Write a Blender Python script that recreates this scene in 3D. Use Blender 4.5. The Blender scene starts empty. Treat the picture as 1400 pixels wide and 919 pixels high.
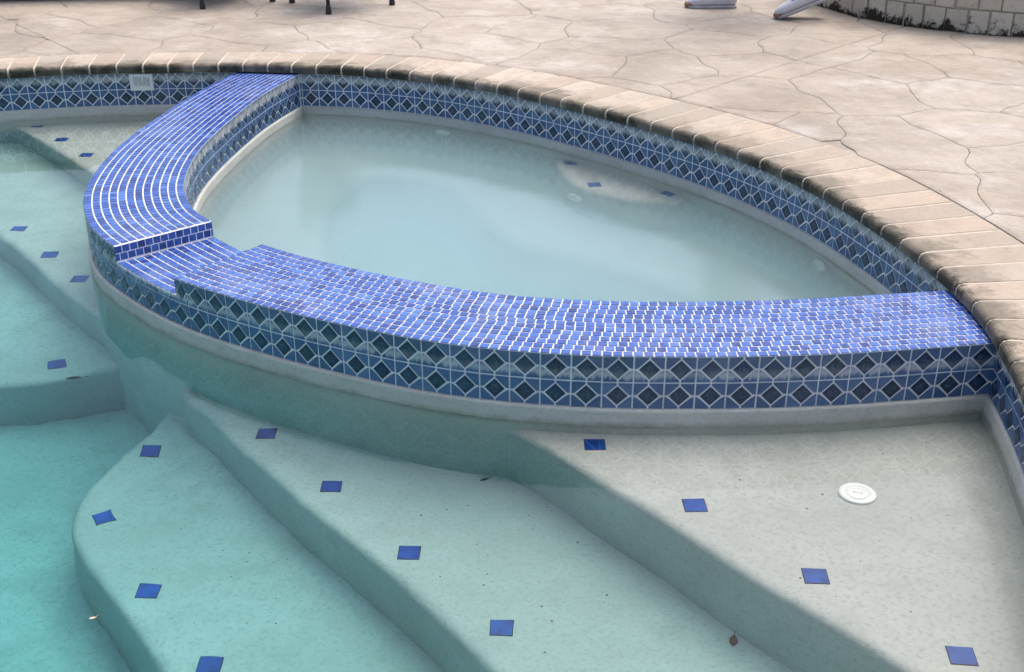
import bpy, bmesh, math, random
from mathutils import Vector, Matrix
R = math.radians
S = bpy.context.scene
C = S.collection
random.seed(7)

# ------------------------------------------------------------------ camera
cd = bpy.data.cameras.new('camera'); cam = bpy.data.objects.new('camera', cd); C.objects.link(cam)
cd.sensor_width = 36; cd.lens = 36 * 1640 / 1400; cd.clip_start = .05; cd.clip_end = 500
cam.location = (0, 0, 1.525); cam.rotation_euler = (R(90 - 26.3), 0, 0)
S.camera = cam
# ------------------------------------------------------------------ light
SUN_EL, SUN_AZ = R(70), R(35)          # azimuth clockwise from +Y
w = bpy.data.worlds.new('World'); S.world = w; w.use_nodes = True
wn = w.node_tree.nodes; wl = w.node_tree.links
bg = wn['Background']; sky = wn.new('ShaderNodeTexSky'); sky.sky_type = 'NISHITA'; sky.sun_disc = False
sky.sun_elevation = SUN_EL; sky.sun_rotation = SUN_AZ; sky.air_density = 1.0; sky.dust_density = 5.0; sky.ozone_density = 1.0
wl.new(sky.outputs[0], bg.inputs[0]); bg.inputs[1].default_value = .082
sd = bpy.data.lights.new('sun', 'SUN'); sun = bpy.data.objects.new('sun', sd); C.objects.link(sun)
sd.energy = 1.5; sd.angle = R(50); sd.color = (1, .945, .865)
sdir = Vector((math.sin(SUN_AZ) * math.cos(SUN_EL), math.cos(SUN_AZ) * math.cos(SUN_EL), math.sin(SUN_EL)))
sun.rotation_euler = sdir.to_track_quat('Z', 'Y').to_euler(); sun.location = sdir * 30
vs = S.view_settings
vs.view_transform = 'Standard'; vs.look = 'None'; vs.gamma = 1; vs.use_curve_mapping = False; vs.exposure = 1.45
S.render.engine = 'CYCLES'
cy = S.cycles
cy.use_denoising = True; cy.caustics_refractive = True; cy.caustics_reflective = False; cy.blur_glossy = 1.0
cy.max_bounces = 18; cy.transmission_bounces = 8; cy.diffuse_bounces = 6; cy.glossy_bounces = 4; cy.volume_bounces = 8

# ------------------------------------------------------------------ heights
ZW, ZS = 0.0, .010                    # pool water, spa water
ZB, TW, TH = .045, .0765, .073        # tile band bottom, tile pitch
ZT = ZB + 2 * TH                      # wall top
ZC0, ZC1 = ZT + .003, .234            # coping bottom / top
ZD = .233                             # deck
NOTCH = .052

# ------------------------------------------------------------------ materials
def N(nt, t, **kw):
    n = nt.nodes.new(t)
    for k, v in kw.items():
        if k[0] == 'i' and k[1:].isdigit(): n.inputs[int(k[1:])].default_value = v
        else: setattr(n, k, v)
    return n
def mat(name, rough=.6, spec=.5):
    m = bpy.data.materials.new(name); m.use_nodes = True
    nt = m.node_tree; b = nt.nodes['Principled BSDF']
    b.inputs['Roughness'].default_value = rough; b.inputs['Specular IOR Level'].default_value = spec
    return m, nt, b
def noise(nt, vec, scale, detail=4, rough=.55, dim='3D'):
    n = N(nt, 'ShaderNodeTexNoise'); n.inputs['Scale'].default_value = scale
    n.inputs['Detail'].default_value = detail; n.inputs['Roughness'].default_value = rough
    if vec is not None: nt.links.new(vec, n.inputs['Vector'])
    return n.outputs['Fac']
def ramp(nt, fac, stops):
    r = N(nt, 'ShaderNodeValToRGB'); e = r.color_ramp.elements
    while len(e) < len(stops): e.new(.5)
    for k, (p, c) in enumerate(stops):
        e[k].position = p; e[k].color = (c, c, c, 1) if isinstance(c, (int, float)) else (*c, 1)
    nt.links.new(fac, r.inputs[0]); return r.outputs[0]
def mix(nt, fac, a, b, mode='MIX'):
    m = N(nt, 'ShaderNodeMix', data_type='RGBA', blend_type=mode)
    for sock, v in ((m.inputs[0], fac), (m.inputs[6], a), (m.inputs[7], b)):
        if isinstance(v, (int, float)): sock.default_value = v
        elif isinstance(v, tuple): sock.default_value = (*v, 1)
        else: nt.links.new(v, sock)
    return m.outputs[2]
def math_(nt, op, a, b=0., c=0., clamp=False):
    m = N(nt, 'ShaderNodeMath', operation=op, use_clamp=clamp)
    for i, v in enumerate((a, b, c)):
        if isinstance(v, (int, float)): m.inputs[i].default_value = v
        else: nt.links.new(v, m.inputs[i])
    return m.outputs[0]
def mapr(nt, v, a, b, c=0., d=1.):
    m = N(nt, 'ShaderNodeMapRange', clamp=True)
    nt.links.new(v, m.inputs[0])
    for i, x in enumerate((a, b, c, d)): m.inputs[i + 1].default_value = x
    return m.outputs[0]
def pos(nt, scale=(1, 1, 1)):
    g = N(nt, 'ShaderNodeNewGeometry')
    m = N(nt, 'ShaderNodeMapping'); m.inputs['Scale'].default_value = scale
    nt.links.new(g.outputs['Position'], m.inputs[0])
    return m.outputs[0]
def posz(nt):
    g = N(nt, 'ShaderNodeNewGeometry'); s = N(nt, 'ShaderNodeSeparateXYZ')
    nt.links.new(g.outputs['Position'], s.inputs[0]); return s.outputs[2]
def bump(nt, b, h, strength=.3, dist=.01):
    n = N(nt, 'ShaderNodeBump'); n.inputs['Strength'].default_value = strength; n.inputs['Distance'].default_value = dist
    nt.links.new(h, n.inputs['Height']); nt.links.new(n.outputs[0], b.inputs['Normal'])
def objrand(nt):
    o = N(nt, 'ShaderNodeObjectInfo'); g = N(nt, 'ShaderNodeNewGeometry')
    return math_(nt, 'FRACT', math_(nt, 'ADD', o.outputs['Random'], g.outputs['Random Per Island']))
def out(nt, b, col, rough=None):
    nt.links.new(col, b.inputs['Base Color'])
    if rough is not None: nt.links.new(rough, b.inputs['Roughness'])

def plaster_mat():
    m, nt, b = mat('plaster', .75, .3)
    p = pos(nt)
    c = ramp(nt, noise(nt, p, 2.2, 5, .6), [(.3, (.405, .41, .375)), (.7, (.505, .51, .475))])
    c = mix(nt, mapr(nt, noise(nt, p, 9, 7, .7), .46, .70, 0, .75), c, (.375, .375, .34))
    c = mix(nt, mapr(nt, noise(nt, p, 85, 5, .75), .5, .7, 0, .75), c, (.29, .295, .275))
    v = N(nt, 'ShaderNodeTexVoronoi'); v.inputs['Scale'].default_value = 26; nt.links.new(p, v.inputs['Vector'])
    sp = math_(nt, 'MULTIPLY', mapr(nt, v.outputs['Distance'], .035, .06, 1, 0), mapr(nt, noise(nt, p, 5, 1), .5, .55))
    c = mix(nt, math_(nt, 'MULTIPLY', sp, .6), c, (.12, .11, .09))
    # scum ring left at the water line
    z = posz(nt); zz = math_(nt, 'ADD', z, math_(nt, 'MULTIPLY', noise(nt, p, 14, 5, .7), .022))
    ring = math_(nt, 'MULTIPLY', mapr(nt, zz, -.012, .008), mapr(nt, zz, .016, .026, 1, 0))
    ring = math_(nt, 'MULTIPLY', ring, mapr(nt, noise(nt, p, 16, 6, .75), .35, .7, .1, .8))
    c = mix(nt, ring, c, (.25, .22, .165))
    out(nt, b, c)
    bump(nt, b, noise(nt, p, 120, 5, .75), .5, .005)
    return m
def grout_mat():
    m, nt, b = mat('grout', .8, .2); p = pos(nt)
    out(nt, b, ramp(nt, noise(nt, p, 30, 4), [(.3, (.70, .70, .72)), (.7, (.84, .84, .85))])); return m
def mgrout_mat():
    m, nt, b = mat('mosaic_grout', .8, .2); p = pos(nt)
    out(nt, b, ramp(nt, noise(nt, p, 25, 5, .65), [(.3, (.42, .43, .50)), (.7, (.62, .62, .68))])); return m
def mosaic_mat():
    m, nt, b = mat('mosaic_glass', .16, .55)
    r = objrand(nt)
    c = ramp(nt, r, [(0, (.014, .042, .21)), (.25, (.022, .070, .30)), (.45, (.032, .095, .35)), (.6, (.011, .028, .15)), (.8, (.023, .072, .30)), (1, (.062, .140, .40))])
    p = pos(nt)
    c = mix(nt, mapr(nt, noise(nt, p, 60, 4, .6), .45, .8, 0, .45), c, (.09, .18, .50))
    c = mix(nt, mapr(nt, noise(nt, p, 7, 4, .6), .52, .75, 0, .25), c, (.30, .34, .52))
    out(nt, b, c, mapr(nt, noise(nt, p, 20, 3), .3, .7, .12, .34)); return m
def tile_mat(name, dark, heavy):
    m, nt, b = mat(name, .18, .5)
    r = objrand(nt); p = pos(nt)
    if dark: c = ramp(nt, r, [(0, (.008, .020, .060)), (.5, (.014, .032, .085)), (1, (.010, .026, .055))])
    else: c = ramp(nt, r, [(0, (.042, .092, .20)), (.5, (.060, .122, .255)), (1, (.080, .152, .30))])
    if dark:                          # faint pressed squiggles in each diamond
        tc = N(nt, 'ShaderNodeTexCoord'); o = N(nt, 'ShaderNodeObjectInfo')
        mp = N(nt, 'ShaderNodeMapping'); mp.inputs['Scale'].default_value = (62, 0, 62)
        nt.links.new(tc.outputs['Object'], mp.inputs[0])
        cb = N(nt, 'ShaderNodeCombineXYZ'); k = math_(nt, 'MULTIPLY', o.outputs['Random'], 57.)
        for i in range(3): nt.links.new(k, cb.inputs[i])
        nt.links.new(cb.outputs[0], mp.inputs['Location'])
        vo = N(nt, 'ShaderNodeTexVoronoi', feature='DISTANCE_TO_EDGE', distance='EUCLIDEAN'); vo.inputs['Scale'].default_value = 1.6
        nt.links.new(mp.outputs[0], vo.inputs['Vector'])
        ln = mapr(nt, vo.outputs['Distance'], .03, .09, .75, 0)
        le = N(nt, 'ShaderNodeVectorMath', operation='LENGTH'); nt.links.new(tc.outputs['Object'], le.inputs[0])
        ln = math_(nt, 'MULTIPLY', ln, mapr(nt, le.outputs['Value'], .010, .016, 1, 0))
        c = mix(nt, ln, c, (.07, .14, .21))
    # lime scale deposit on the upper row
    z = posz(nt); t = math_(nt, 'DIVIDE', math_(nt, 'SUBTRACT', z, ZB), 2 * TH)
    st = noise(nt, pos(nt, (95, 95, 12)), 1., 5, .7); bl = noise(nt, p, 8, 3, .5)
    t2 = math_(nt, 'ADD', t, math_(nt, 'MULTIPLY', math_(nt, 'SUBTRACT', st, .5), .42 if heavy else .30))
    lo, hi = (.70, .92) if heavy else (.55, .70)
    band = math_(nt, 'MULTIPLY', mapr(nt, t2, lo, lo + .10), mapr(nt, t2, hi - .08, hi + .06, 1, .12 if heavy else .02))
    band = math_(nt, 'MULTIPLY', band, mapr(nt, bl, .3, .55, .6 if heavy else .35, .95 if heavy else .9))
    if dark: band = math_(nt, 'MULTIPLY', band, .65 if heavy else .25)
    c = mix(nt, band, c, (.62, .63, .63))
    # greyer towards the top of the upper row
    top_grey = math_(nt, 'MULTIPLY', mapr(nt, t2, .78, .95), mapr(nt, bl, .3, .7, .2, .6 if heavy else .35))
    if dark: top_grey = math_(nt, 'MULTIPLY', top_grey, .4)
    c = mix(nt, top_grey, c, (.10, .11, .12) if not heavy else (.20, .21, .21))
    ro = math_(nt, 'ADD', math_(nt, 'MULTIPLY', band, .5), .16)
    out(nt, b, c, ro); return m
def deck_mat():
    m, nt, b = mat('stamped_concrete', .7, .35); p = pos(nt)
    o = N(nt, 'ShaderNodeObjectInfo')
    c = ramp(nt, noise(nt, p, 1.7, 7, .66), [(.30, (.225, .188, .155)), (.5, (.330, .284, .240)), (.70, (.410, .364, .315))])
    c = mix(nt, mapr(nt, o.outputs['Random'], 0, 1, 0, .22), c, (.37, .30, .245))
    q = pos(nt, (1, 1.15, 1))
    c = mix(nt, mapr(nt, noise(nt, q, 7, 7, .72), .48, .70, 0, .6), c, (.20, .170, .148))
    c = mix(nt, mapr(nt, noise(nt, p, 3.1, 6, .66), .54, .72, 0, .65), c, (.47, .445, .425))
    c = mix(nt, mapr(nt, noise(nt, p, 55, 5, .75), .52, .75, 0, .5), c, (.27, .225, .19))
    z = posz(nt)
    gk = math_(nt, 'MULTIPLY', mapr(nt, z, ZD - .006, ZD - .002, 1, 0), mapr(nt, noise(nt, p, 4, 4, .6), .44, .70, .0, .42))
    c = mix(nt, gk, c, (.20, .17, .145))
    out(nt, b, c, mapr(nt, noise(nt, p, 6, 4), .3, .7, .5, .8))
    bump(nt, b, math_(nt, 'ADD', noise(nt, q, 8, 8, .66), math_(nt, 'MULTIPLY', noise(nt, p, 45, 5, .75), .3)), 1., .022); return m
def coping_mat():
    m, nt, b = mat('coping_brick', .8, .25); p = pos(nt)
    o = N(nt, 'ShaderNodeObjectInfo'); rnd = o.outputs['Random']
    a = N(nt, 'ShaderNodeAttribute', attribute_name='nose'); n = a.outputs['Fac']
    c = ramp(nt, rnd, [(0, (.31, .26, .215)), (.25, (.42, .35, .29)), (.5, (.36, .29, .235)), (.7, (.28, .245, .21)), (1, (.45, .39, .335))])
    c = mix(nt, mapr(nt, noise(nt, p, 12, 7, .75), .42, .70, 0, .75), c, (.27, .23, .19))
    c = mix(nt, mapr(nt, noise(nt, p, 80, 5, .75), .5, .75, 0, .6), c, (.22, .185, .15))
    # grey weathering reaching in from the nose on some bricks, mould on the nose itself
    big = noise(nt, p, 3.2, 4, .6)
    g = math_(nt, 'ADD', math_(nt, 'MULTIPLY', noise(nt, p, 26, 6, .75), .22), math_(nt, 'MULTIPLY', big, .26))
    wz = mapr(nt, math_(nt, 'SUBTRACT', math_(nt, 'ADD', n, .150), g), -.045, .03, 1, 0)
    wz = math_(nt, 'MULTIPLY', wz, mapr(nt, math_(nt, 'FRACT', math_(nt, 'MULTIPLY', rnd, 7.3)), .3, .9, .1, .8))
    c = mix(nt, wz, c, (.19, .16, .13))
    pt_ = math_(nt, 'ADD', noise(nt, p, 4.2, 7, .72), mapr(nt, n, -.03, .20, .10, -.16))
    c = mix(nt, mapr(nt, pt_, .49, .62, 0, .8), c, (.13, .112, .090))
    mz = mapr(nt, math_(nt, 'SUBTRACT', math_(nt, 'ADD', n, .048), math_(nt, 'ADD', math_(nt, 'MULTIPLY', noise(nt, p, 38, 6, .8), .12), math_(nt, 'MULTIPLY', math_(nt, 'SUBTRACT', noise(nt, p, 7, 3, .6), .5), .10))), -.024, .004, 1, 0)
    mz = math_(nt, 'MULTIPLY', mz, mapr(nt, noise(nt, p, 4.5, 6, .7), .40, .56, .10, 1.))
    mc = ramp(nt, noise(nt, p, 60, 5, .7), [(.3, (.014, .014, .011)), (.55, (.036, .036, .024)), (.8, (.12, .11, .085))])
    c = mix(nt, math_(nt, 'MULTIPLY', mz, .92), c, mc)
    out(nt, b, c)
    bump(nt, b, noise(nt, p, 55, 6, .7), .6, .006); return m
def wallbrick_mat():
    m, nt, b = mat('mouldy_block', .85, .2); p = pos(nt)
    o = N(nt, 'ShaderNodeObjectInfo')
    c = ramp(nt, o.outputs['Random'], [(0, (.46, .42, .35)), (.5, (.53, .49, .42)), (1, (.41, .37, .31))])
    c = mix(nt, mapr(nt, noise(nt, p, 40, 5, .7), .5, .75, 0, .6), c, (.24, .21, .17))
    z = posz(nt); h = mapr(nt, z, ZD, ZD + .10, .22, -.02)
    k = math_(nt, 'ADD', noise(nt, p, 13, 7, .75), h)
    k = math_(nt, 'ADD', k, mapr(nt, o.outputs['Random'], .75, .95, 0, .12))
    c = mix(nt, mapr(nt, k, .60, .68), c, (.035, .030, .022))
    out(nt, b, c); bump(nt, b, noise(nt, p, 60, 5, .7), .5, .006); return m
def flat(name, col, rough=.6, spec=.4, var=.25, scale=20):
    m, nt, b = mat(name, rough, spec); p = pos(nt)
    d = tuple(x * (1 - var) for x in col)
    out(nt, b, ramp(nt, noise(nt, p, scale, 4), [(.3, d), (.7, col)])); return m
def water_mat(name, acol, adens, scol=None, sdens=0, ripple=.05, rough=0.):
    m = bpy.data.materials.new(name); m.use_nodes = True; nt = m.node_tree; nt.nodes.clear()
    o = N(nt, 'ShaderNodeOutputMaterial')
    g = N(nt, 'ShaderNodeBsdfGlass'); g.inputs['IOR'].default_value = 1.333; g.inputs['Roughness'].default_value = rough
    bp = N(nt, 'ShaderNodeBump'); bp.inputs['Strength'].default_value = ripple; bp.inputs['Distance'].default_value = .02
    nt.links.new(noise(nt, pos(nt), 5, 2, .5), bp.inputs['Height']); nt.links.new(bp.outputs[0], g.inputs['Normal'])
    nt.links.new(g.outputs[0], o.inputs['Surface'])
    a = N(nt, 'ShaderNodeVolumeAbsorption'); a.inputs[0].default_value = (*acol, 1); a.inputs[1].default_value = adens
    v = a.outputs[0]
    if scol:
        s = N(nt, 'ShaderNodeVolumeScatter'); s.inputs[0].default_value = (*scol, 1); s.inputs[1].default_value = sdens
        ad = N(nt, 'ShaderNodeAddShader'); nt.links.new(v, ad.inputs[0]); nt.links.new(s.outputs[0], ad.inputs[1]); v = ad.outputs[0]
    nt.links.new(v, o.inputs['Volume']); return m

M = dict(plaster=plaster_mat(), grout=grout_mat(), mgrout=mgrout_mat(), mosaic=mosaic_mat(),
         tile=tile_mat('tile_blue_scaled', False, True), diamond=tile_mat('tile_dark_scaled', True, True),
         ftile=tile_mat('tile_blue', False, False), fdiamond=tile_mat('tile_dark', True, False),
         deck=deck_mat(), coping=coping_mat(), wallbrick=wallbrick_mat(),
         mortar=flat('mortar', (.46, .41, .345), .9, .2, .3, 40),
         marker=flat('marker_glaze', (.004, .065, .36), .2, .5, .55, 22),
         white=flat('white_plastic', (.74, .74, .71), .4, .4, .06, 12),
         greyline=flat('grey_slot', (.36, .355, .34), .6, .3, .2, 30),
         black=flat('black_metal', (.018, .018, .020), .45, .5, .3, 30),
         mesh=flat('dark_sling', (.05, .05, .055), .8, .3, .3, 60),
         red=flat('red_cushion', (.20, .030, .035), .85, .2, .3, 30),
         soil=flat('soil', (.07, .05, .035), .95, .1, .5, 25),
         skin=flat('skin', (.55, .30, .22), .5, .4, .08, 8),
         hair=flat('hair', (.05, .032, .02), .6, .3, .4, 60),
         shirt=flat('shirt_cloth', (.30, .34, .42), .9, .1, .12, 8),
         shorts=flat('shorts_cloth', (.06, .07, .10), .9, .1, .15, 8),
         shoe=flat('shoe_canvas', (.62, .61, .66), .8, .2, .15, 30),
         toecap=flat('shoe_toe', (.28, .17, .12), .8, .2, .2, 30), sole=flat('shoe_sole', (.50, .48, .50), .8, .2, .2, 30),
         lace=flat('shoe_strap', (.16, .16, .19), .8, .2, .2, 30),
         leaf=flat('dead_leaf', (.16, .065, .025), .8, .2, .5, 90),
         leafdark=flat('soaked_leaf', (.035, .030, .018), .8, .2, .5, 90),
         twig=flat('pale_twig', (.62, .48, .36), .8, .2, .3, 90),
         pool_water=water_mat('pool_water', (.05, .905, .955), .70, None, 0, .16),
         spa_water=water_mat('spa_water', (.03, .84, 1.), .50, (.80, .94, 1.), 2.0, .10, .10))

# ------------------------------------------------------------------ helpers
def tag(o, label=None, cat=None, group=None, kind=None):
    if label: o['label'] = label
    if cat: o['category'] = cat
    if group: o['group'] = group
    if kind: o['kind'] = kind
    return o
def obj(name, mesh, m=None, parent=None):
    o = bpy.data.objects.new(name, mesh); C.objects.link(o)
    if m is not None and mesh is not None and not mesh.materials: mesh.materials.append(M[m])
    if parent is not None: o.parent = parent
    return o
def empty(name, loc=(0, 0, 0), rz=0):
    o = bpy.data.objects.new(name, None); C.objects.link(o); o.location = loc; o.rotation_euler = (0, 0, rz)
    o.empty_display_size = .1; return o
def mk(name, vs_, fs, smooth=False):
    me = bpy.data.meshes.new(name); me.from_pydata([tuple(v) for v in vs_], [], fs)
    if smooth: me.polygons.foreach_set('use_smooth', [True] * len(me.polygons))
    me.update(); return me
def fixn(me):
    bm = bmesh.new(); bm.from_mesh(me); bmesh.ops.recalc_face_normals(bm, faces=bm.faces); bm.to_mesh(me); bm.free(); return me
def spline(pts, step=.03, closed=False):
    P = [Vector(p) for p in pts]; n = len(P); o = []
    def g(i): return P[i % n] if closed else P[max(0, min(n - 1, i))]
    for i in range(n if closed else n - 1):
        a, b, c, d = g(i - 1), g(i), g(i + 1), g(i + 2); k = max(2, int((c - b).length / step * 1.5))
        for j in range(k):
            t = j / k
            o.append(.5 * ((2 * b) + (c - a) * t + (2 * a - 5 * b + 4 * c - d) * t * t + (3 * b - a - 3 * c + d) * t ** 3))
    if not closed: o.append(P[-1].copy())
    return resample(o, step, closed)
def resample(o, step, closed=False):
    if closed: o = o + [o[0]]
    L = [0.]
    for i in range(1, len(o)): L.append(L[-1] + (o[i] - o[i - 1]).length)
    n = max(2, round(L[-1] / step)); res = []; k = 0
    for j in range(n if closed else n + 1):
        s = L[-1] * j / n
        while k < len(L) - 2 and L[k + 1] < s: k += 1
        t = (s - L[k]) / max(1e-9, L[k + 1] - L[k]); res.append(o[k].lerp(o[k + 1], t))
    return res
class Path:                            # arclength curve with left-hand normal
    def __init__(s, pts, closed=False):
        s.p = pts + ([pts[0]] if closed else []); s.c = closed; s.L = [0.]
        for i in range(1, len(s.p)): s.L.append(s.L[-1] + (s.p[i] - s.p[i - 1]).length)
        s.len = s.L[-1]
        q = s.p; n = len(q); s.n = []
        for i in range(n):
            a = q[i - 1] if i else (q[-2] if closed else q[0]); b = q[i + 1] if i < n - 1 else (q[1] if closed else q[-1])
            d = (b - a).normalized(); s.n.append(Vector((-d.y, d.x)))
    def at(s, d, off=0.):
        if s.c: d %= s.len
        d = max(0, min(s.len, d)); lo, hi = 0, len(s.L) - 1
        while hi - lo > 1:
            m_ = (lo + hi) // 2
            if s.L[m_] <= d: lo = m_
            else: hi = m_
        t = (d - s.L[lo]) / max(1e-9, s.L[hi] - s.L[lo])
        nn = s.n[lo].lerp(s.n[hi], t).normalized(); return s.p[lo].lerp(s.p[hi], t) + nn * off, nn
    def near(s, q):
        q = Vector(q); best = min(range(len(s.p)), key=lambda i: (s.p[i] - q).length_squared); return s.L[best]
    def offset(s, d):
        o = [p + n * d for p, n in zip(s.p, s.n)]; return o[:-1] if s.c else o
def area(poly): return sum(a.x * b.y - b.x * a.y for a, b in zip(poly, poly[1:] + poly[:1])) / 2
def prism(name, poly, z0, z1, r=0., seg=4, front=None):
    poly = [Vector(p) for p in poly]; flip = area(poly) < 0
    if flip: poly = poly[::-1]
    n = len(poly); inw = []
    for i in range(n):
        d = (poly[(i + 1) % n] - poly[i - 1]).normalized(); inw.append(Vector((-d.y, d.x)))
    if front:                          # round only the exposed curve, fading out where it enters a wall
        for i in range(n):
            o_ = n - 1 - i if flip else i; k = min(1., max(0., min(o_, front - 1 - o_) / 3)) if o_ < front else 0.; inw[i] = inw[i] * k
    rings = [[(p.x, p.y, z0) for p in poly]]
    if r:
        for k in range(seg + 1):
            a = math.pi / 2 * k / seg; ins = r * (1 - math.cos(a)); z = z1 - r * (1 - math.sin(a))
            rings.append([(p.x + q.x * ins, p.y + q.y * ins, z) for p, q in zip(poly, inw)])
        rings.append([(p.x + q.x * (r + .012), p.y + q.y * (r + .012), z1) for p, q in zip(poly, inw)])
    else: rings.append([(p.x, p.y, z1) for p in poly])
    V_ = [v for g in rings for v in g]; F = []
    for k in range(len(rings) - 1):
        for i in range(n):
            j = (i + 1) % n; F.append((k * n + i, k * n + j, (k + 1) * n + j, (k + 1) * n + i))
    F.append(tuple((len(rings) - 1) * n + i for i in range(n))); F.append(tuple(range(n - 1, -1, -1)))
    return mk(name, V_, F, bool(r))
def sheet(name, outer, holes, z):
    bm = bmesh.new(); E = []
    for loop in [outer] + holes:
        vv = [bm.verts.new((p[0], p[1], z)) for p in loop]
        E += [bm.edges.new((vv[i], vv[(i + 1) % len(vv)])) for i in range(len(vv))]
    bmesh.ops.triangle_fill(bm, use_beauty=True, edges=E, use_dissolve=False)
    for f in bm.faces:
        f.normal_update()
        if f.normal.z < 0: f.normal_flip()
    me = bpy.data.meshes.new(name); bm.to_mesh(me); bm.free(); return me
def strip(name, loops, closed, smooth=False):   # loft between equal-length 3-D loops
    n = len(loops[0]); V_ = [v for l in loops for v in l]; F = []
    for k in range(len(loops) - 1):
        for i in range(n if closed else n - 1):
            j = (i + 1) % n; F.append((k * n + i, k * n + j, (k + 1) * n + j, (k + 1) * n + i))
    return mk(name, V_, F, smooth)
def tube(bm_pts, rads, sides=10):
    V_, F = [], []; P = [Vector(p) for p in bm_pts]
    for i, p in enumerate(P):
        d = (P[min(i + 1, len(P) - 1)] - P[max(0, i - 1)]).normalized()
        u = d.cross(Vector((0, 0, 1)) if abs(d.z) < .9 else Vector((1, 0, 0))).normalized(); v = d.cross(u)
        r = rads[i] if isinstance(rads, (list, tuple)) else rads
        for k in range(sides):
            a = 2 * math.pi * k / sides; V_.append(p + u * math.cos(a) * r + v * math.sin(a) * r)
    for i in range(len(P) - 1):
        for k in range(sides):
            j = (k + 1) % sides; F.append((i * sides + k, i * sides + j, (i + 1) * sides + j, (i + 1) * sides + k))
    F.append(tuple(range(sides - 1, -1, -1))); F.append(tuple((len(P) - 1) * sides + k for k in range(sides)))
    return V_, F
def z3(loop, z): return [(p.x, p.y, z) for p in loop]
def zf(me):                            # flat faces
    return me

# ------------------------------------------------------------------ curves
POOL = [(-2.293, 5.262), (-1.9, 5.345), (-1.53, 5.38), (-1.2, 5.385), (-.93, 5.355), (-.66, 5.31), (-.32, 5.175), (0, 4.968), (.295, 4.708),
        (.563, 4.43), (.795, 4.135), (.985, 3.79), (1.105, 3.43), (1.18, 3.09), (1.207, 2.85), (1.204, 2.66), (1.180, 2.454), (1.149, 2.27),
        (1.10, 2.0), (1.03, 1.74), (.92, 1.42), (.70, 1.0), (.25, .66), (-.7, .42), (-2.4, .42), (-4.2, .95), (-5.2, 2.2), (-5.1, 3.6), (-4.2, 4.6), (-3.2, 5.02)]
pool = Path(spline(POOL, .03, True), True)          # runs clockwise: its normal points out of the pool
SPA = [(-1.225, 5.45), (-1.327, 5.12), (-1.396, 4.774), (-1.444, 4.419), (-1.457, 4.15), (-1.436, 3.87), (-1.384, 3.654), (-1.30, 3.46), (-1.175, 3.29),
       (-.985, 3.098), (-.80, 2.962), (-.585, 2.838), (-.37, 2.735), (-.185, 2.663), (0, 2.617), (.2, 2.590), (.36, 2.583), (.54, 2.584), (.72, 2.594), (.9, 2.613), (1.25, 2.665)]
spa = Path(spline(SPA, .03))                        # normal points into the spa
def wid(s):                                         # width of the raised wall
    t = max(0, min(1, s / 1.6)); return .285 + .04 * t
def spa_in(s, off=0.): return spa.at(s, wid(s) + off)
sN0, sN1 = spa.near((-1.184, 3.285)), spa.near((-.964, 3.058))
sEnd = spa.near((1.204, 2.66)) + .02; sBeg = spa.near((-1.24, 5.38))
spaS = [i * spa.len / 150 for i in range(151)]
mid = [spa.at(s, wid(s) * .5)[0] for s in spaS]

# ------------------------------------------------------------------ deck (one sheet to the horizon, stamped stones on it)
def cop_w(p): return .225 + .085 * max(0, min(1, (p.x + 1.0) / 1.6)) if p.y > 2.4 else .31
cop_out = [p + n * cop_w(p) for p, n in zip(pool.p[:-1], pool.n[:-1])]
G = 120
deck = tag(obj('deck', sheet('deck', [(-G, -G), (G, -G), (G, G), (-G, G)], [[(p.x, p.y) for p in cop_out]], ZD - .007), 'deck'), 'pale beige stamped concrete deck around the pool', None, None, 'structure')
J = [((-2.698, 6.42), (-1.967, 5.52)), ((.6, 4.723), (1.986, 6.162))]
def cut(poly, a, n):
    o = []
    for i in range(len(poly)):
        p, q = poly[i], poly[(i + 1) % len(poly)]; dp, dq = (p - a).dot(n), (q - a).dot(n)
        if dp <= 0: o.append(p)
        if (dp < 0 < dq) or (dq < 0 < dp): o.append(p.lerp(q, dp / (dp - dq)))
    return o
rg = random.Random(11)
sites = [Vector((-3.6 + i * .50 + (.25 if j % 2 else 0) + rg.uniform(-.2, .2), 1.5 + j * .42 + rg.uniform(-.17, .17))) for j in range(19) for i in range(16)]
co = Path(cop_out, True)
def wob(p):
    k = 1.
    for a, b in J:
        a, b = Vector(a), Vector(b); d = (b - a).normalized(); k = min(k, abs((p - a).cross(d)) / .08)
    return Vector((math.sin(p.y * 15 + p.x * 5) + .4 * math.sin(p.y * 27 - p.x * 17), math.sin(p.x * 13 - p.y * 7) + .4 * math.sin(p.x * 29 + p.y * 19))) * .016 * min(1, k)
def pull(p):                           # keep the stone outside the coping's outer edge
    i = min(range(len(cop_out)), key=lambda i: (cop_out[i] - p).length_squared)
    d = (p - cop_out[i]).dot(co.n[i]); return (p if d >= .030 else p + co.n[i] * (.008 - d)), d
nst = 0
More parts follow.
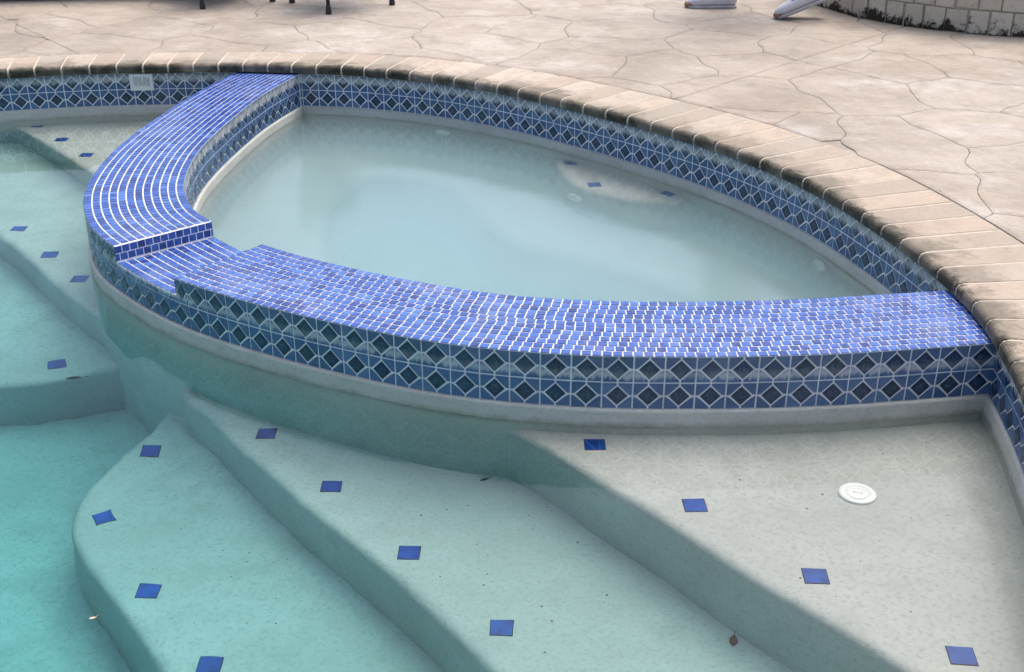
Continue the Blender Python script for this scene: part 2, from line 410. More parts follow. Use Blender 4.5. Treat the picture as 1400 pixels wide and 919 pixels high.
for i, s in enumerate(sites):
    if not (s.y > 5.0 or s.x > .3) or s.y > 8.3: continue
    poly = [s + Vector(v) for v in ((-.9, -.9), (.9, -.9), (.9, .9), (-.9, .9))]
    for k, q in enumerate(sites):
        if k != i and (q - s).length < 1.6: poly = cut(poly, (s + q) / 2, (q - s).normalized())
    parts = [poly]
    for a, b in J:
        a, b = Vector(a), Vector(b); d = (b - a).normalized(); nn = Vector((-d.y, d.x))
        parts = [x for pp in parts for x in (cut(pp, a, nn), cut(pp, a, -nn)) if len(x) > 2]
    for pp in parts:
        cen = sum(pp, Vector((0, 0))) / len(pp); ic = min(range(len(cop_out)), key=lambda i: (cop_out[i] - cen).length_squared)
        if (cen - cop_out[ic]).length < .5: pp = cut(pp, cop_out[ic] + co.n[ic] * .008, -co.n[ic])
        if len(pp) < 3: continue
        if area(pp) < 0: pp = pp[::-1]
        fine = []
        for k in range(len(pp)):
            a, b = pp[k], pp[(k + 1) % len(pp)]; n_ = max(1, round((b - a).length / .05))
            for t in range(n_): q = a.lerp(b, t / n_); fine.append(q + wob(q) * min(1., max(0., pull(q)[1] / .08)))
        res = [pull(q) for q in fine]
        if max(d for _, d in res) < .06: continue
        fine = [q for q, _ in res]; cl = [fine[0]]
        for q in fine[1:]:
            if (q - cl[-1]).length > .022: cl.append(q)
        for _ in range(3):             # drop spikes
            cl = [q for k, q in enumerate(cl) if len(cl) < 5 or (q - cl[k - 1]).normalized().dot((cl[(k + 1) % len(cl)] - q).normalized()) > -.8]
        if len(cl) < 4 or abs(area(cl)) < .010: continue
        if 12.57 * abs(area(cl)) / sum((a - b).length for a, b in zip(cl, cl[1:] + cl[:1])) ** 2 < .16: continue
        n_ = len(cl); dz = rg.uniform(-.001, .0015); rings = []
        for ins, z in ((.0006, ZD - .0058), (.0022, ZD - .0026), (.014, ZD + dz)):
            rr = []
            for k in range(n_):
                e1 = (cl[k] - cl[k - 1]).normalized(); e2 = (cl[(k + 1) % n_] - cl[k]).normalized()
                d = (e1 + e2).normalized(); rr.append((cl[k].x - d.y * ins, cl[k].y + d.x * ins, z))
            rings.append(rr)
        me = strip('flagstone', rings, True)
        bm = bmesh.new(); bm.from_mesh(me); bm.verts.ensure_lookup_table()
        try: bm.faces.new([bm.verts[2 * n_ + k] for k in range(n_)])
        except Exception: pass
        bm.to_mesh(me); bm.free(); obj('flagstone', me, 'deck', deck); nst += 1

# ------------------------------------------------------------------ pool wall with tile band
PO = pool.offset(0.0)
pw = tag(empty('pool_wall', (-1.6, 5.4, -.9)), 'low curved pool wall banded with two rows of blue diamond tiles under the coping', 'wall')
pw_off = Matrix.Translation((1.6, -5.4, .9))
def child(name, me, m, par, inv=None):
    o = obj(name, me, m, par); o.matrix_parent_inverse = inv if inv is not None else Matrix.Translation(-par.location); return o
band = [z3(pool.offset(.004), ZB - .02), z3(pool.offset(.004), ZT), z3(pool.offset(.21), ZT)]
child('grout_band', fixn(strip('grout_band', band, True)), 'grout', pw)
plc = [z3(pool.offset(-.007), -1.1), z3(pool.offset(-.006), ZB - .006), z3(pool.offset(-.0045), ZB - .002), z3(pool.offset(-.002), ZB), z3(pool.offset(.006), ZB + .0005)]
child('plaster_face', fixn(strip('plaster_face', plc, True, True)), 'plaster', pw)

# patterned tile: four corner pieces + dark diamond; local x along wall, -y out of the wall, z up
def poly_raise(polys, h=.0016, bev=.0008):
    V_, F = [], []
    for P in polys:
        P = [Vector(p) for p in P]
        if area(P) < 0: P = P[::-1]
        n = len(P); b0 = len(V_); inn = []
        for k in range(n):
            e1 = (P[k] - P[k - 1]).normalized(); e2 = (P[(k + 1) % n] - P[k]).normalized(); d = (e1 + e2).normalized()
            inn.append(P[k] + Vector((-d.y, d.x)) * bev)
        for p in P: V_.append((p.x, 0, p.y))
        for p in P: V_.append((p.x, -h + bev * .7, p.y))
        for p in inn: V_.append((p.x, -h, p.y))
        for r in (0, 1):
            for k in range(n):
                j = (k + 1) % n; F.append((b0 + r * n + k, b0 + r * n + j, b0 + (r + 1) * n + j, b0 + (r + 1) * n + k))
        F.append(tuple(b0 + 2 * n + k for k in range(n)))
    return V_, F
g = .0021; hw, hh = TW / 2 - g, TH / 2 - g; dx, dz_ = TW * .335, TH * .355; gg = .0023
def corner(sx, sz):
    a = [(hw, hh), (gg, hh), (gg, dz_ + .004), (dx + .003, gg + (.001 if sz > 0 else .0045)), (hw, gg)]
    if sz < 0: a.insert(4, (dx + .0075, gg + .0006)); a[3] = (dx - .001, gg + .0065)
    return [(x * sx, z * sz) for x, z in a]
def build_tile_meshes():
    V_, F = poly_raise([corner(a, b) for a in (-1, 1) for b in (-1, 1)])
    V2, F2 = poly_raise([[(dx, 0), (0, dz_), (-dx, 0), (0, -dz_)]], .0019)
    return V_, F, V2, F2
TV, TF, DV, DF = build_tile_meshes()
tm = {h: (mk('tile', TV, TF), mk('diamond', DV, DF)) for h in ('pool', 'spa')}
tm['pool'][0].materials.append(M['tile']); tm['pool'][1].materials.append(M['diamond'])
tm['spa'][0].materials.append(M['ftile']); tm['spa'][1].materials.append(M['fdiamond'])
def put_tile(par, which, p, nrm, z):            # nrm = direction the tile faces
    o = obj('tile', tm[which][0], None, par); d = obj('diamond', tm[which][1], None, o)
    ang = math.atan2(nrm.y, nrm.x) + math.pi / 2
    o.matrix_parent_inverse = Matrix.Translation(-par.location)
    o.location = (p.x, p.y, z); o.rotation_euler = (rg.uniform(-.012, .012), rg.uniform(-.006, .006), ang + rg.uniform(-.012, .012))
    return o
# along the pool rim (only the stretch in view)
s0 = pool.near((-2.75, 5.16)); s1 = pool.near((1.03, 1.74))
Ltot = (s1 - s0) % pool.len; nc = int(Ltot / TW); PLATE = Vector((-1.665, 5.37))
sp_a, sp_b = mid[0], mid[-1]
for k in range(nc):
    p, nn = pool.at(s0 + (k + .5) * TW, .0035)
    if -1.19 < p.x < -1.01 and p.y > 5: continue
    if p.x > 1.1 and 2.75 < p.y < 2.90: continue
    for row in (0, 1):
        if row == 1 and abs(p.x - PLATE.x) < .057 and p.y > 5: continue
        put_tile(pw, 'pool', p, -nn, ZB + TH * (row + .5))
# white plate with worn grey lettering strokes set into the upper row
pp_, pn_ = pool.at(pool.near(PLATE), -.001)
plV, plF = poly_raise([[(-.052, -.040), (.052, -.040), (.052, .036), (-.052, .036)]], .010, .003)
pl = obj('marker_plate', mk('marker_plate', plV, plF), 'white', pw); pl.matrix_parent_inverse = Matrix.Translation(-pw.location)
pl.location = (pp_.x, pp_.y, ZB + TH * 1.5); pl.rotation_euler = (0, 0, math.atan2(-pn_.y, -pn_.x) + math.pi / 2)
tag(pl, 'white square plate with worn grey vertical strokes')
sv = []
for k, (x, a, b) in enumerate([(-.032, -.018, .024), (-.024, -.02, .022), (-.017, -.012, .024), (-.009, -.02, .02), (-.002, -.016, .024), (.006, -.02, .006), (.013, -.014, .022), (.020, -.02, .024), (.028, -.018, .012), (.033, -.02, .02)]):
    sv.append([(x - .0018, a), (x + .0018, a), (x + .0018, b), (x - .0018, b)])
a_, b_ = poly_raise(sv, .0008, .0002)
so = obj('stroke_panel', mk('stroke_panel', a_, b_), 'greyline', pl); so.location = (0, -.0101, 0)

# ------------------------------------------------------------------ coping
cp = tag(empty('pool_coping', (.8, 4.5, ZC0)), 'weathered beige bullnose brick coping with a mouldy dark edge', 'coping')
mo = [p + n * (cop_w(p) - .004) for p, n in zip(pool.p[:-1], pool.n[:-1])]
child('mortar_bed', fixn(strip('mortar_bed', [z3(pool.offset(-.008), ZC0 + .002), z3(pool.offset(-.0155), ZC0 + .006), z3(pool.offset(-.0155), ZC1 - .016), z3(pool.offset(-.010), ZC1 - .006), z3(pool.offset(.004), ZC1 - .0014), z3(mo, ZC1 - .0012), z3(mo, ZC0 - .02)], True)), 'mortar', cp)
def brick_mesh(sa, sb, wd, dzj):
    r = (ZC1 - ZC0) / 2; prof = [(wd, ZC0)]
    prof.append((-.012, ZC0)); prof.append((-.017, ZC0 + .004)); rq = .017
    for k in range(5):                  # worn, rounded upper edge
        a = math.pi / 2 * k / 4; prof.append((-.018 + rq * (1 - math.cos(a)), ZC1 - rq + rq * math.sin(a)))
    prof.append((wd * .5, ZC1)); prof.append((wd, ZC1)); cxn, cz = wd / 2, ZC0 + r
    V_, at, F = [], [], []
    st = [(sa, .0035), (sa + .0035, .0), (sb - .0035, .0), (sb, .0035)]
    for s, sh in st:
        for n_, z in prof:
            n2 = n_ + (sh if n_ < cxn else -sh); z2 = z + (sh if z < cz - 1e-6 else -sh)
            q, _ = pool.at(s, n2); V_.append((q.x, q.y, z2 + dzj)); at.append(n_)
    m_ = len(prof)
    for k in range(3):
        for i in range(m_):
            j = (i + 1) % m_; F.append((k * m_ + i, k * m_ + j, (k + 1) * m_ + j, (k + 1) * m_ + i))
    F.append(tuple(range(m_))); F.append(tuple(3 * m_ + i for i in range(m_ - 1, -1, -1)))
    me = mk('brick', V_, F); a = me.attributes.new('nose', 'FLOAT', 'POINT'); a.data.foreach_set('value', at)
    return fixn(me)
s = s0 - .35; BW = .114
end = s0 + Ltot + .2
while s < end:
    b_ = BW * rg.uniform(.95, 1.05); p, _ = pool.at(s + b_ / 2)
    child('brick', brick_mesh(s + .0029, s + b_ - .0029, cop_w(p) - .006 + rg.uniform(-.003, .001), rg.uniform(-.0004, .0018)), 'coping', cp)
    s += b_

# ------------------------------------------------------------------ spa wall
sw = tag(empty('spa_wall', (0, 2.75, -.9)), 'raised curved spa wall topped with cobalt blue mosaic and a lowered spillway', 'wall')
def wall_piece(name, sa, sb, z0, z1, oo, io, m, capends=True):
    ss = [sa + (sb - sa) * i / max(2, int((sb - sa) / .03)) for i in range(max(2, int((sb - sa) / .03)) + 1)]
    o = [spa.at(s, oo)[0] for s in ss]; i_ = [spa_in(s, io)[0] for s in ss]
    poly = o + i_[::-1]; n = len(poly)
    V_ = [(p.x, p.y, z0) for p in poly] + [(p.x, p.y, z1) for p in poly]; F = []
    for k in range(n): j = (k + 1) % n; F.append((k, j, n + j, n + k))
    h = len(ss)
    for k in range(h - 1): F.append((n + k, n + k + 1, n + n - 2 - k, n + n - 1 - k))
    me = fixn(mk(name, V_, F)); me.materials.append(M[m]); me.materials.append(M['mgrout'])
    for f in me.polygons:
        if abs(f.normal.z) > .5: f.material_index = 1
    return child(name, me, None, sw)
wall_piece('grout_core', 0., sN0, ZB - .02, ZT - .001, .004, -.004, 'grout')
wall_piece('grout_core', sN0 - .001, sN1 + .001, ZB - .02, ZT - NOTCH, .0042, -.0042, 'grout')
wall_piece('grout_core', sN1, spa.len, ZB - .02, ZT - .001, .004, -.004, 'grout')
ss = [spa.len * i / 160 for i in range(161)]
def ring_(oo, io, z): return [(p.x, p.y, z) for p in ([spa.at(s, oo)[0] for s in ss] + [spa_in(s, io)[0] for s in ss[::-1]])]
child('plaster_base', fixn(strip('plaster_base', [ring_(-.008, .008, -1.1), ring_(-.007, .007, ZB - .007), ring_(-.0055, .0055, ZB - .002), ring_(-.002, .002, ZB), ring_(.008, -.008, ZB + .0005)], True, True)), 'plaster', sw)
# diamond tiles outside and inside
n_ = int((sEnd - sBeg) / TW)
for k in range(n_):
    s = sEnd - (k + .5) * TW; p, nn = spa.at(s, .0035)
    for row in (0, 1):
        if row == 1 and sN0 - TW * .45 < s < sN1 + TW * .45: continue
        put_tile(sw, 'spa', p, -nn, ZB + TH * (row + .5))
kept = [sEnd - (k + .5) * TW for k in range(n_)]; kept = [s for s in kept if not (sN0 - TW * .45 < s < sN1 + TW * .45)]
for ga, gb in ((max(s for s in kept if s < sN0) + TW / 2, sN0), (sN1, min(s for s in kept if s > sN1) - TW / 2)):   # cut tiles at the spillway ends
    if gb - ga > .008:
        p, nn = spa.at((ga + gb) / 2, .0035); o = put_tile(sw, 'spa', p, -nn, ZB + TH * 1.5); o.scale = ((gb - ga - .001) / TW, 1, 1)
cv, cf = poly_raise([[(-TW / 2 + .0015, -.0088), (TW / 2 - .0015, -.0088), (TW / 2 - .0015, .0088), (-TW / 2 + .0015, .0088)]], .0016, .0008)
cut_me = mk('cut_tile', cv, cf); cut_me.materials.append(M['ftile'])
for k in range(int((sN1 - sN0) / TW) + 1):
    a, b = sN0 + k * TW, min(sN1, sN0 + (k + 1) * TW)
    if b - a > .02:
        p, nn = spa.at((a + b) / 2, .0035); o = obj('cut_tile', cut_me, None, sw); o.matrix_parent_inverse = Matrix.Translation(-sw.location)
        o.location = (p.x, p.y, ZB + TH + .0105); o.rotation_euler = (0, 0, math.atan2(-nn.y, -nn.x) + math.pi / 2); o.scale = ((b - a) / TW, 1, 1)
# inside face
din = []; acc = TW / 2; prev = None
sscan = [i * .004 for i in range(int(spa.len / .004))]
for s in sscan:
    q, _ = spa_in(s)
    if q.y > 5.352: continue
    if prev is not None: acc += (q - prev).length
    prev = q
    if acc >= TW: acc -= TW; din.append(s)
for s in din:
    q, nn = spa_in(s, -.0035)
    a, _ = spa_in(s - .02); b, _ = spa_in(s + .02); d = (b - a).normalized(); nn = Vector((-d.y, d.x))
    if q.x > 1.19: continue
    for row in (0, 1):
        if row == 1 and sN0 - TW * .45 < s < sN1 + TW * .45: continue
        put_tile(sw, 'pool', q, nn, ZB + TH * (row + .5))
# mosaic on top: rows follow the curve
MP = .0254; mt = []                     # (centre, tangent angle, length scale, z, tilt)
def top_rows(sa, sb, z):
    wmid = (wid(sa) + wid(sb)) / 2; nr = 12
    for r in range(nr):
        f = (r + .5) / nr
        pts = []; s = sa
        while s <= sb + 1e-6: pts.append(spa.at(s, .002 + f * (wid(s) - .004))[0]); s += .01
        P = Path(pts); n_ = max(1, round(P.len / MP)); pit = P.len / n_; sh = .5 * (r % 2) + rg.uniform(-.12, .12)
        for k in range(n_ + 1):
            a, b = max(0, (k - sh) * pit), min(P.len, (k + 1 - sh) * pit)
            if b - a < .008: continue
            c, nn = P.at((a + b) / 2); rowp = (wid((sa + sb) / 2) - .004) / nr
            wloc = (wid(min(sb, max(sa, sa + (sb - sa) * (a / P.len)))) - .004) / nr
            mt.append((Vector((c.x, c.y, z)), math.atan2(-nn.x, nn.y), (b - a - .0034), wloc - .0044, None))
top_rows(0., sN0, ZT); top_rows(sN0 + .004, sN1, ZT - NOTCH + .001); top_rows(sN1, sEnd + .03, ZT)
# riser of the spillway step (two courses)
for (sst, sg) in ((sN0, 1), (sN1, -1)):
    wd = wid(sst)
    for row in range(2):
        for k in range(14):
            off = (k + (.5 if row else .15)) * .0249
            a, b = max(.001, off - .0125), min(wd - .001, off + .0125)
            if b - a < .008: continue
            q, nn = spa.at(sst, (a + b) / 2); tg = Vector((nn.y, -nn.x))
            mt.append((Vector((q.x, q.y, ZT - NOTCH + .0035 + (row + .5) * .0242)), math.atan2(nn.y, nn.x), b - a - .003, .0215, sg))
def mos(vl, vw, h=.0007, b=.0005):
    x, y = vl / 2, vw / 2
    return ([(-x, -y, 0), (x, -y, 0), (x, y, 0), (-x, y, 0), (-x, -y, h - b), (x, -y, h - b), (x, y, h - b), (-x, y, h - b), (-x + b, -y + b, h), (x - b, -y + b, h), (x - b, y - b, h), (-x + b, y - b, h)],
            [(0, 1, 5, 4), (1, 2, 6, 5), (2, 3, 7, 6), (3, 0, 4, 7), (4, 5, 9, 8), (5, 6, 10, 9), (6, 7, 11, 10), (7, 4, 8, 11), (8, 9, 10, 11)])
def mrot(t):
    c, a, l, w_, side = t
    m_ = Matrix.Translation(c) @ Matrix.Rotation(a, 4, 'Z')
    if side is not None:
        m_ = m_ @ Matrix.Rotation(math.pi / 2, 4, 'X')
        if side < 0: m_ = m_ @ Matrix.Rotation(math.pi, 4, 'Y')
    else: m_ = m_ @ Matrix.Rotation(rg.uniform(-.025, .025), 4, 'X') @ Matrix.Rotation(rg.uniform(-.025, .025), 4, 'Y') @ Matrix.Rotation(rg.uniform(-.03, .03), 4, 'Z')
    return m_
cz_ = Vector((0, math.cos(R(26.3)), -math.sin(R(26.3))))
mt.sort(key=lambda t: (t[0] - cam.location).dot(cz_) + (0 if t[4] is None else -9 if t[4] > 0 else 9))
BL = .0224
bv, bf = mos(BL, BL); mos_me = mk('mosaic_tile', bv, bf); mos_me.materials.append(M['mosaic'])
AV, AF = [], []
for k, t in enumerate(mt):
    m_ = mrot(t)
    if k < 300:
        o = obj('mosaic_tile', mos_me, None, sw); o.matrix_parent_inverse = Matrix.Translation(-sw.location)
        o.matrix_basis = m_ @ Matrix.Diagonal((t[2] / BL, t[3] / BL, 1, 1))
    else:
        v_, f_ = mos(t[2], t[3]); b0 = len(AV)
        AV += [m_ @ Vector(v) for v in v_]; AF += [tuple(b0 + i for i in f) for f in f_]
tag(child('mosaic_field', mk('mosaic_field', AV, AF), 'mosaic', sw), 'small blue mosaic pieces covering the rest of the wall top', None, None, 'stuff')
# grout rail on the step nosing and top arris
# ------------------------------------------------------------------ pool floor and steps
Z0, Z1, Z2, Z3, Z4 = -.10, -.05, -.33, -.56, -.84
tag(obj('pool_floor', sheet('pool_floor', [(p.x, p.y) for p in pool.offset(.15)], [], Z4), 'plaster'), 'smooth white plastered pool floor under turquoise water', None, None, 'structure')
def mids(a, b):                          # points of the wall's middle line between two places
    sa, sb = spa.near(a), spa.near(b); n = 12
    return [tuple(spa.at(sa + (sb - sa) * i / n, .16)[0]) for i in range(n + 1)]
def smooth(pts): return [tuple(p) for p in spline(pts, .035)]
MARK, MF = mos(.053, .053, .0030, .0022); mark_me = mk('marker_tile', MARK, MF); mark_me.materials.append(M['marker']); mark_me.materials.append(M['leafdark'])
for f in list(mark_me.polygons)[:8]: f.material_index = 1
def step(par, front, back, z, marks, r=.026):
    o = child('step', prism('step', front + back, Z4 - .2 if z < -.2 else Z4 - .1, z, r, 4, len(front)), 'plaster', par)
    for x, y, a in marks:
        t = obj('marker_tile', mark_me, None, o); t.location = (x, y, z - .001); t.rotation_euler = (0, 0, R(a))
    return o
ps = tag(empty('pool_steps', (.3, 2.3, Z4)), 'submerged plaster steps with square blue markers leading down from the shallow shelf before the spa', 'steps', None)
E1 = smooth([(-.13, 2.74), (-.06, 2.658), (.0, 2.600), (.067, 2.536), (.132, 2.460), (.185, 2.391), (.237, 2.330), (.291, 2.273), (.370, 2.174), (.446, 2.076), (.524, 1.979), (.615, 1.880), (.698, 1.783), (.79, 1.67), (.95, 1.53), (1.3, 1.2)])
step(ps, E1, [(1.5, 1.2), (1.5, 2.8)] + mids((1.3, 2.66), (-.06, 2.62)), Z1, [(.204, 2.533, 0), (.415, 2.272, 2), (.631, 2.015, -3), (.854, 1.773, -6)])
E2 = smooth([(-.90, 3.20), (-.95, 3.08), (-.94, 3.0), (-.862, 2.920), (-.813, 2.856), (-.748, 2.768), (-.673, 2.679), (-.613, 2.605), (-.526, 2.499), (-.444, 2.409), (-.369, 2.328), (-.296, 2.248), (-.227, 2.164), (-.16, 2.080), (-.098, 1.996), (-.046, 1.925), (.08, 1.76), (.4, 1.3), (.75, .6)])
step(ps, E2, [(1.5, .6), (1.5, 2.75)] + mids((1.2, 2.66), (-.92, 3.03)), Z2, [(-.671, 2.817, 0), (-.460, 2.570, 0), (-.243, 2.307, -2), (-.022, 2.053, -2)])
E3 = smooth([(-.98, 3.28), (-1.035, 3.12), (-1.045, 3.031), (-1.070, 2.966), (-1.115, 2.856), (-1.150, 2.740), (-1.162, 2.665), (-1.153, 2.600), (-1.135, 2.535), (-1.1, 2.474), (-1.038, 2.394), (-.980, 2.322), (-.912, 2.237), (-.847, 2.154), (-.790, 2.076), (-.62, 1.86), (-.2, 1.3), (.3, .5)])
step(ps, E3, [(1.5, .5), (1.5, 2.7)] + mids((1.1, 2.66), (-1.0, 3.12)), Z3, [(-1.026, 2.908, 3), (-1.069, 2.607, 32), (-.880, 2.329, 0), (-.678, 2.085, -2)])
pl_ = tag(empty('pool_steps', (-1.8, 4.3, Z4)), 'submerged plaster steps with blue markers beside the far curved arm of the spa wall', 'steps')
L1 = smooth([(-2.75, 5.75), (-2.40, 5.44), (-2.288, 5.316), (-2.195, 5.222), (-2.029, 5.032), (-1.874, 4.848), (-1.705, 4.644), (-1.50, 4.40), (-1.30, 4.17)])
step(pl_, L1, mids((-1.457, 4.15), (-1.23, 5.42)) + [(-1.1, 5.75)], Z0, [(-2.147, 5.294, 0), (-1.971, 5.085, 0), (-1.794, 4.871, 0)])
L2 = smooth([(-3.6, 5.9), (-2.9, 5.2), (-2.35, 4.62), (-2.05, 4.31), (-1.899, 4.15), (-1.79, 4.032), (-1.616, 3.817), (-1.459, 3.632), (-1.354, 3.520), (-1.17, 3.36)])
step(pl_, L2, mids((-1.27, 3.4), (-1.24, 5.40)) + [(-1.1, 5.9)], Z2, [(-1.860, 4.236, 0), (-1.663, 3.999, 4), (-1.489, 3.790, 0)])
L3 = smooth([(-4.4, 5.9), (-3.3, 4.75), (-2.5, 3.9), (-2.1, 3.46), (-1.9, 3.32), (-1.72, 3.262), (-1.58, 3.25), (-1.473, 3.267), (-1.398, 3.29), (-1.337, 3.317), (-1.292, 3.345), (-1.1, 3.42)])
step(pl_, L3, mids((-1.24, 3.36), (-1.25, 5.38)) + [(-1.1, 5.9)], Z3, [(-1.448, 3.381, 18)])

# ------------------------------------------------------------------ spa basin
IN = [spa_in(s, -.12)[0] for s in spaS if sBeg - .1 < s]
sA, sB = pool.near((-1.08, 5.38)), pool.near((1.2, 2.84))
PB = [pool.at(sA + (sB - sA) * i / 90, .12)[0] for i in range(91)]
spa_poly = PB + IN[::-1]
WELL = spline([(-.74, 4.10), (-.775, 4.417), (-.749, 4.654), (-.681, 4.843), (-.564, 4.915), (-.406, 4.898), (-.245, 4.784), (-.118, 4.577), (-.028, 4.311), (.109, 4.138), (.267, 4.058), (.443, 3.931), (.652, 3.74), (.70, 3.55), (.5, 3.36), (.1, 3.30), (-.3, 3.40), (-.6, 3.68)], .04, True)
ZBE, ZFL = -.38, -.98
sb = tag(obj('spa_bench', sheet('spa_bench', [(p.x, p.y) for p in spa_poly], [[(p.x, p.y) for p in WELL]], ZBE), 'plaster'), 'submerged white plaster bench running round the inside of the spa', 'bench')
wp = Path(WELL, True)
sg_ = 1 if area(WELL) > 0 else -1        # rounded drop into the foot well
lo = [z3(wp.offset(0), ZBE)] + [z3(wp.offset(sg_ * .06 * math.sin(a)), ZBE - .06 * (1 - math.cos(a))) for a in (.4, .8, 1.2, 1.57)] + [z3(wp.offset(sg_ * .10), ZFL + .05), z3(wp.offset(sg_ * .16), ZFL)]
child('riser', fixn(strip('riser', lo, True, True)), 'plaster', sb, Matrix())
tag(obj('spa_floor', sheet('spa_floor', [(p.x, p.y) for p in spa_poly], [], ZFL - .001), 'plaster'), 'pale plastered foot well at the bottom of the spa', None, None, 'structure')
st_ = tag(empty('spa_step', (.5, 4.5, ZBE)), 'pale entry step inside the spa with three small blue markers', 'step')
SH = smooth([(.12, 5.2), (.165, 4.95), (.178, 4.785), (.189, 4.643), (.252, 4.452), (.412, 4.302), (.60, 4.262), (.80, 4.275), (1.1, 4.32)])
so_ = child('step', prism('step', SH + [(1.0, 4.9), (.4, 5.4)], ZBE - .05, -.075, .04, 4, len(SH)), 'plaster', st_)
for x, y, a in ((.251, 4.762, 0), (.331, 4.493, 10), (.610, 4.393, 45)):
    t = obj('marker_tile', mark_me, None, so_); t.location = (x - .01, y - .035, -.076); t.rotation_euler = (0, 0, R(a))
# round return fittings
def disc(r, h, n=24, rings=((1, 0), (1, .6), (.92, 1), (.62, 1), (.58, .7), (.2, .7))):
    V_, F = [], []
    for rr, hh_ in rings:
        for k in range(n): a = 2 * math.pi * k / n; V_.append((r * rr * math.cos(a), r * rr * math.sin(a), h * hh_))
    for i in range(len(rings) - 1):
        for k in range(n): j = (k + 1) % n; F.append((i * n + k, i * n + j, (i + 1) * n + j, (i + 1) * n + k))
    F.append(tuple((len(rings) - 1) * n + k for k in range(n))); return V_, F
dv, df = disc(.036, .012)
jm = mk('jet_fitting', dv, df)
for (x, y, z, lab) in ((-.31, 5.16, -.075, 'round white jet fitting under water below the tiles of the straight back wall'), (1.03, 3.66, -.075, 'round white jet fitting under water near the end of the mosaic wall'), (.258, 4.452, -.20, 'round white jet fitting on the face of the spa entry step')):
    o = obj('jet_fitting', jm, 'white'); s = pool.near((x, y)); p, nn = pool.at(s, -.011)
    if z > -.2: o.location = (p.x, p.y, z); nv = -nn
    else: o.location = (x - .012, y - .012, z); nv = Vector((-.75, -.66))
    o.rotation_euler = Vector((nv.x, nv.y, 0)).to_track_quat('Z', 'Y').to_euler()
    tag(o, lab, 'jet', 'jet fittings in the spa')

# ------------------------------------------------------------------ water
def water(name, poly, z, m, label):
    me = prism(name, poly, -1.6, z); return tag(obj(name, me, m), label, None, None, 'structure')
mm = [spa.at(s, .16)[0] for s in spaS if s > sBeg - .06]
sM0, sM1 = pool.near((-1.10, 5.385)), pool.near((1.204, 2.80))
nn_ = 260; rest = (sM0 - sM1) % pool.len
P_out = [pool.at(sM1 + rest * i / nn_, .05)[0] for i in range(nn_ + 1)]
P_in = [pool.at(sM0 + ((sM1 - sM0) % pool.len) * i / 120, .05)[0] for i in range(121)]
mm_c = [p for p in mm if p.y < 5.36 and p.x < 1.18]
water('pool_water', P_out + mm_c, ZW, 'pool_water', 'clear turquoise pool water')
mm_i = [spa.at(s, .175)[0] for s in spaS if s > sBeg - .06]; mm_i = [p for p in mm_i if p.y < 5.36 and p.x < 1.18]
water('spa_water', P_in + mm_i[::-1], ZS, 'spa_water', 'still pale blue water in the spa')

# ------------------------------------------------------------------ drain cover
dc = tag(empty('drain_cover', (.795, 2.315, Z1)), 'round white suction cover set in the shallow shelf', 'drain cover')
v_, f_ = disc(.0435, .010, 40, ((1, 0), (1, .5), (.95, .9), (.86, 1), (.66, 1), (.63, .75))); obj('rim', mk('rim', v_, f_, True), 'white', dc)
v_, f_ = disc(.025, .0105, 32, ((1, 0), (1, .9), (.9, 1), (.75, 1), (.72, .85), (.4, .85))); obj('lid', mk('lid', v_, f_), 'white', dc)
V_, F = [], []
for (x0, y0, x1, y1) in ((-.008, .006, -.008, -.004), (-.008, .006, .010, -.006), (.010, -.006, .010, .003)):   # N-shaped ridge
    d = Vector((x1 - x0, y1 - y0)).normalized() * .0010; nq = Vector((-d.y, d.x)); b0 = len(V_)
    V_ += [(x0 + nq.x, y0 + nq.y, .0098), (x1 + nq.x, y1 + nq.y, .0098), (x1 - nq.x, y1 - nq.y, .0098), (x0 - nq.x, y0 - nq.y, .0098)]; F.append((b0, b0 + 1, b0 + 2, b0 + 3))
obj('mark', mk('mark', V_, F), 'greyline', dc)

# ------------------------------------------------------------------ leaves and specks
def leaf(name, loc, rz, l, w_, m, label, curl=.2):
    V_, F = [], []; n = 9
    for i in range(n):
        t = i / (n - 1); h = math.sin(math.pi * t ** .8) * w_ / 2 + .0008; x = (t - .5) * l
        for k in (-1, -.5, 0, .5, 1):
            V_.append((x, h * k, .002 + curl * h * abs(k) + .1 * l * (t - .5) ** 2))
    for i in range(n - 1):
        for k in range(4): F.append((i * 5 + k, i * 5 + k + 1, (i + 1) * 5 + k + 1, (i + 1) * 5 + k))
    b0 = len(V_); V_ += [(l * .5, -.0009, .004), (l * .5, .0009, .004), (l * .85, .0006, .007), (l * .85, -.0006, .007)]; F.append((b0, b0 + 1, b0 + 2, b0 + 3))
    o = obj(name, mk(name, V_, F), m); o.location = loc; o.rotation_euler = (0, 0, rz)
    md = o.modifiers.new('thick', 'SOLIDIFY'); md.thickness = .0012
    return tag(o, label, 'leaf')
leaf('fallen_leaf', (.473, 2.006, Z2 + .001), R(75), .034, .017, 'leaf', 'curled brown leaf lying on the second step beside the riser')
leaf('fallen_leaf', (-.070, 2.600, Z2 + .001), R(25), .026, .009, 'leafdark', 'narrow dark brown leaf on the second step under the spa wall')
leaf('fallen_leaf', (-1.367, 3.300, Z3 + .001), R(8), .055, .020, 'leafdark', 'dark soaked leaf at the rim of the lowest step beside its blue marker')
leaf('floating_twig', (-.814, 1.846, -.001), R(20), .014, .004, 'twig', 'tiny pale twig floating on the turquoise water')
rs = random.Random(5); V_, F = [], []
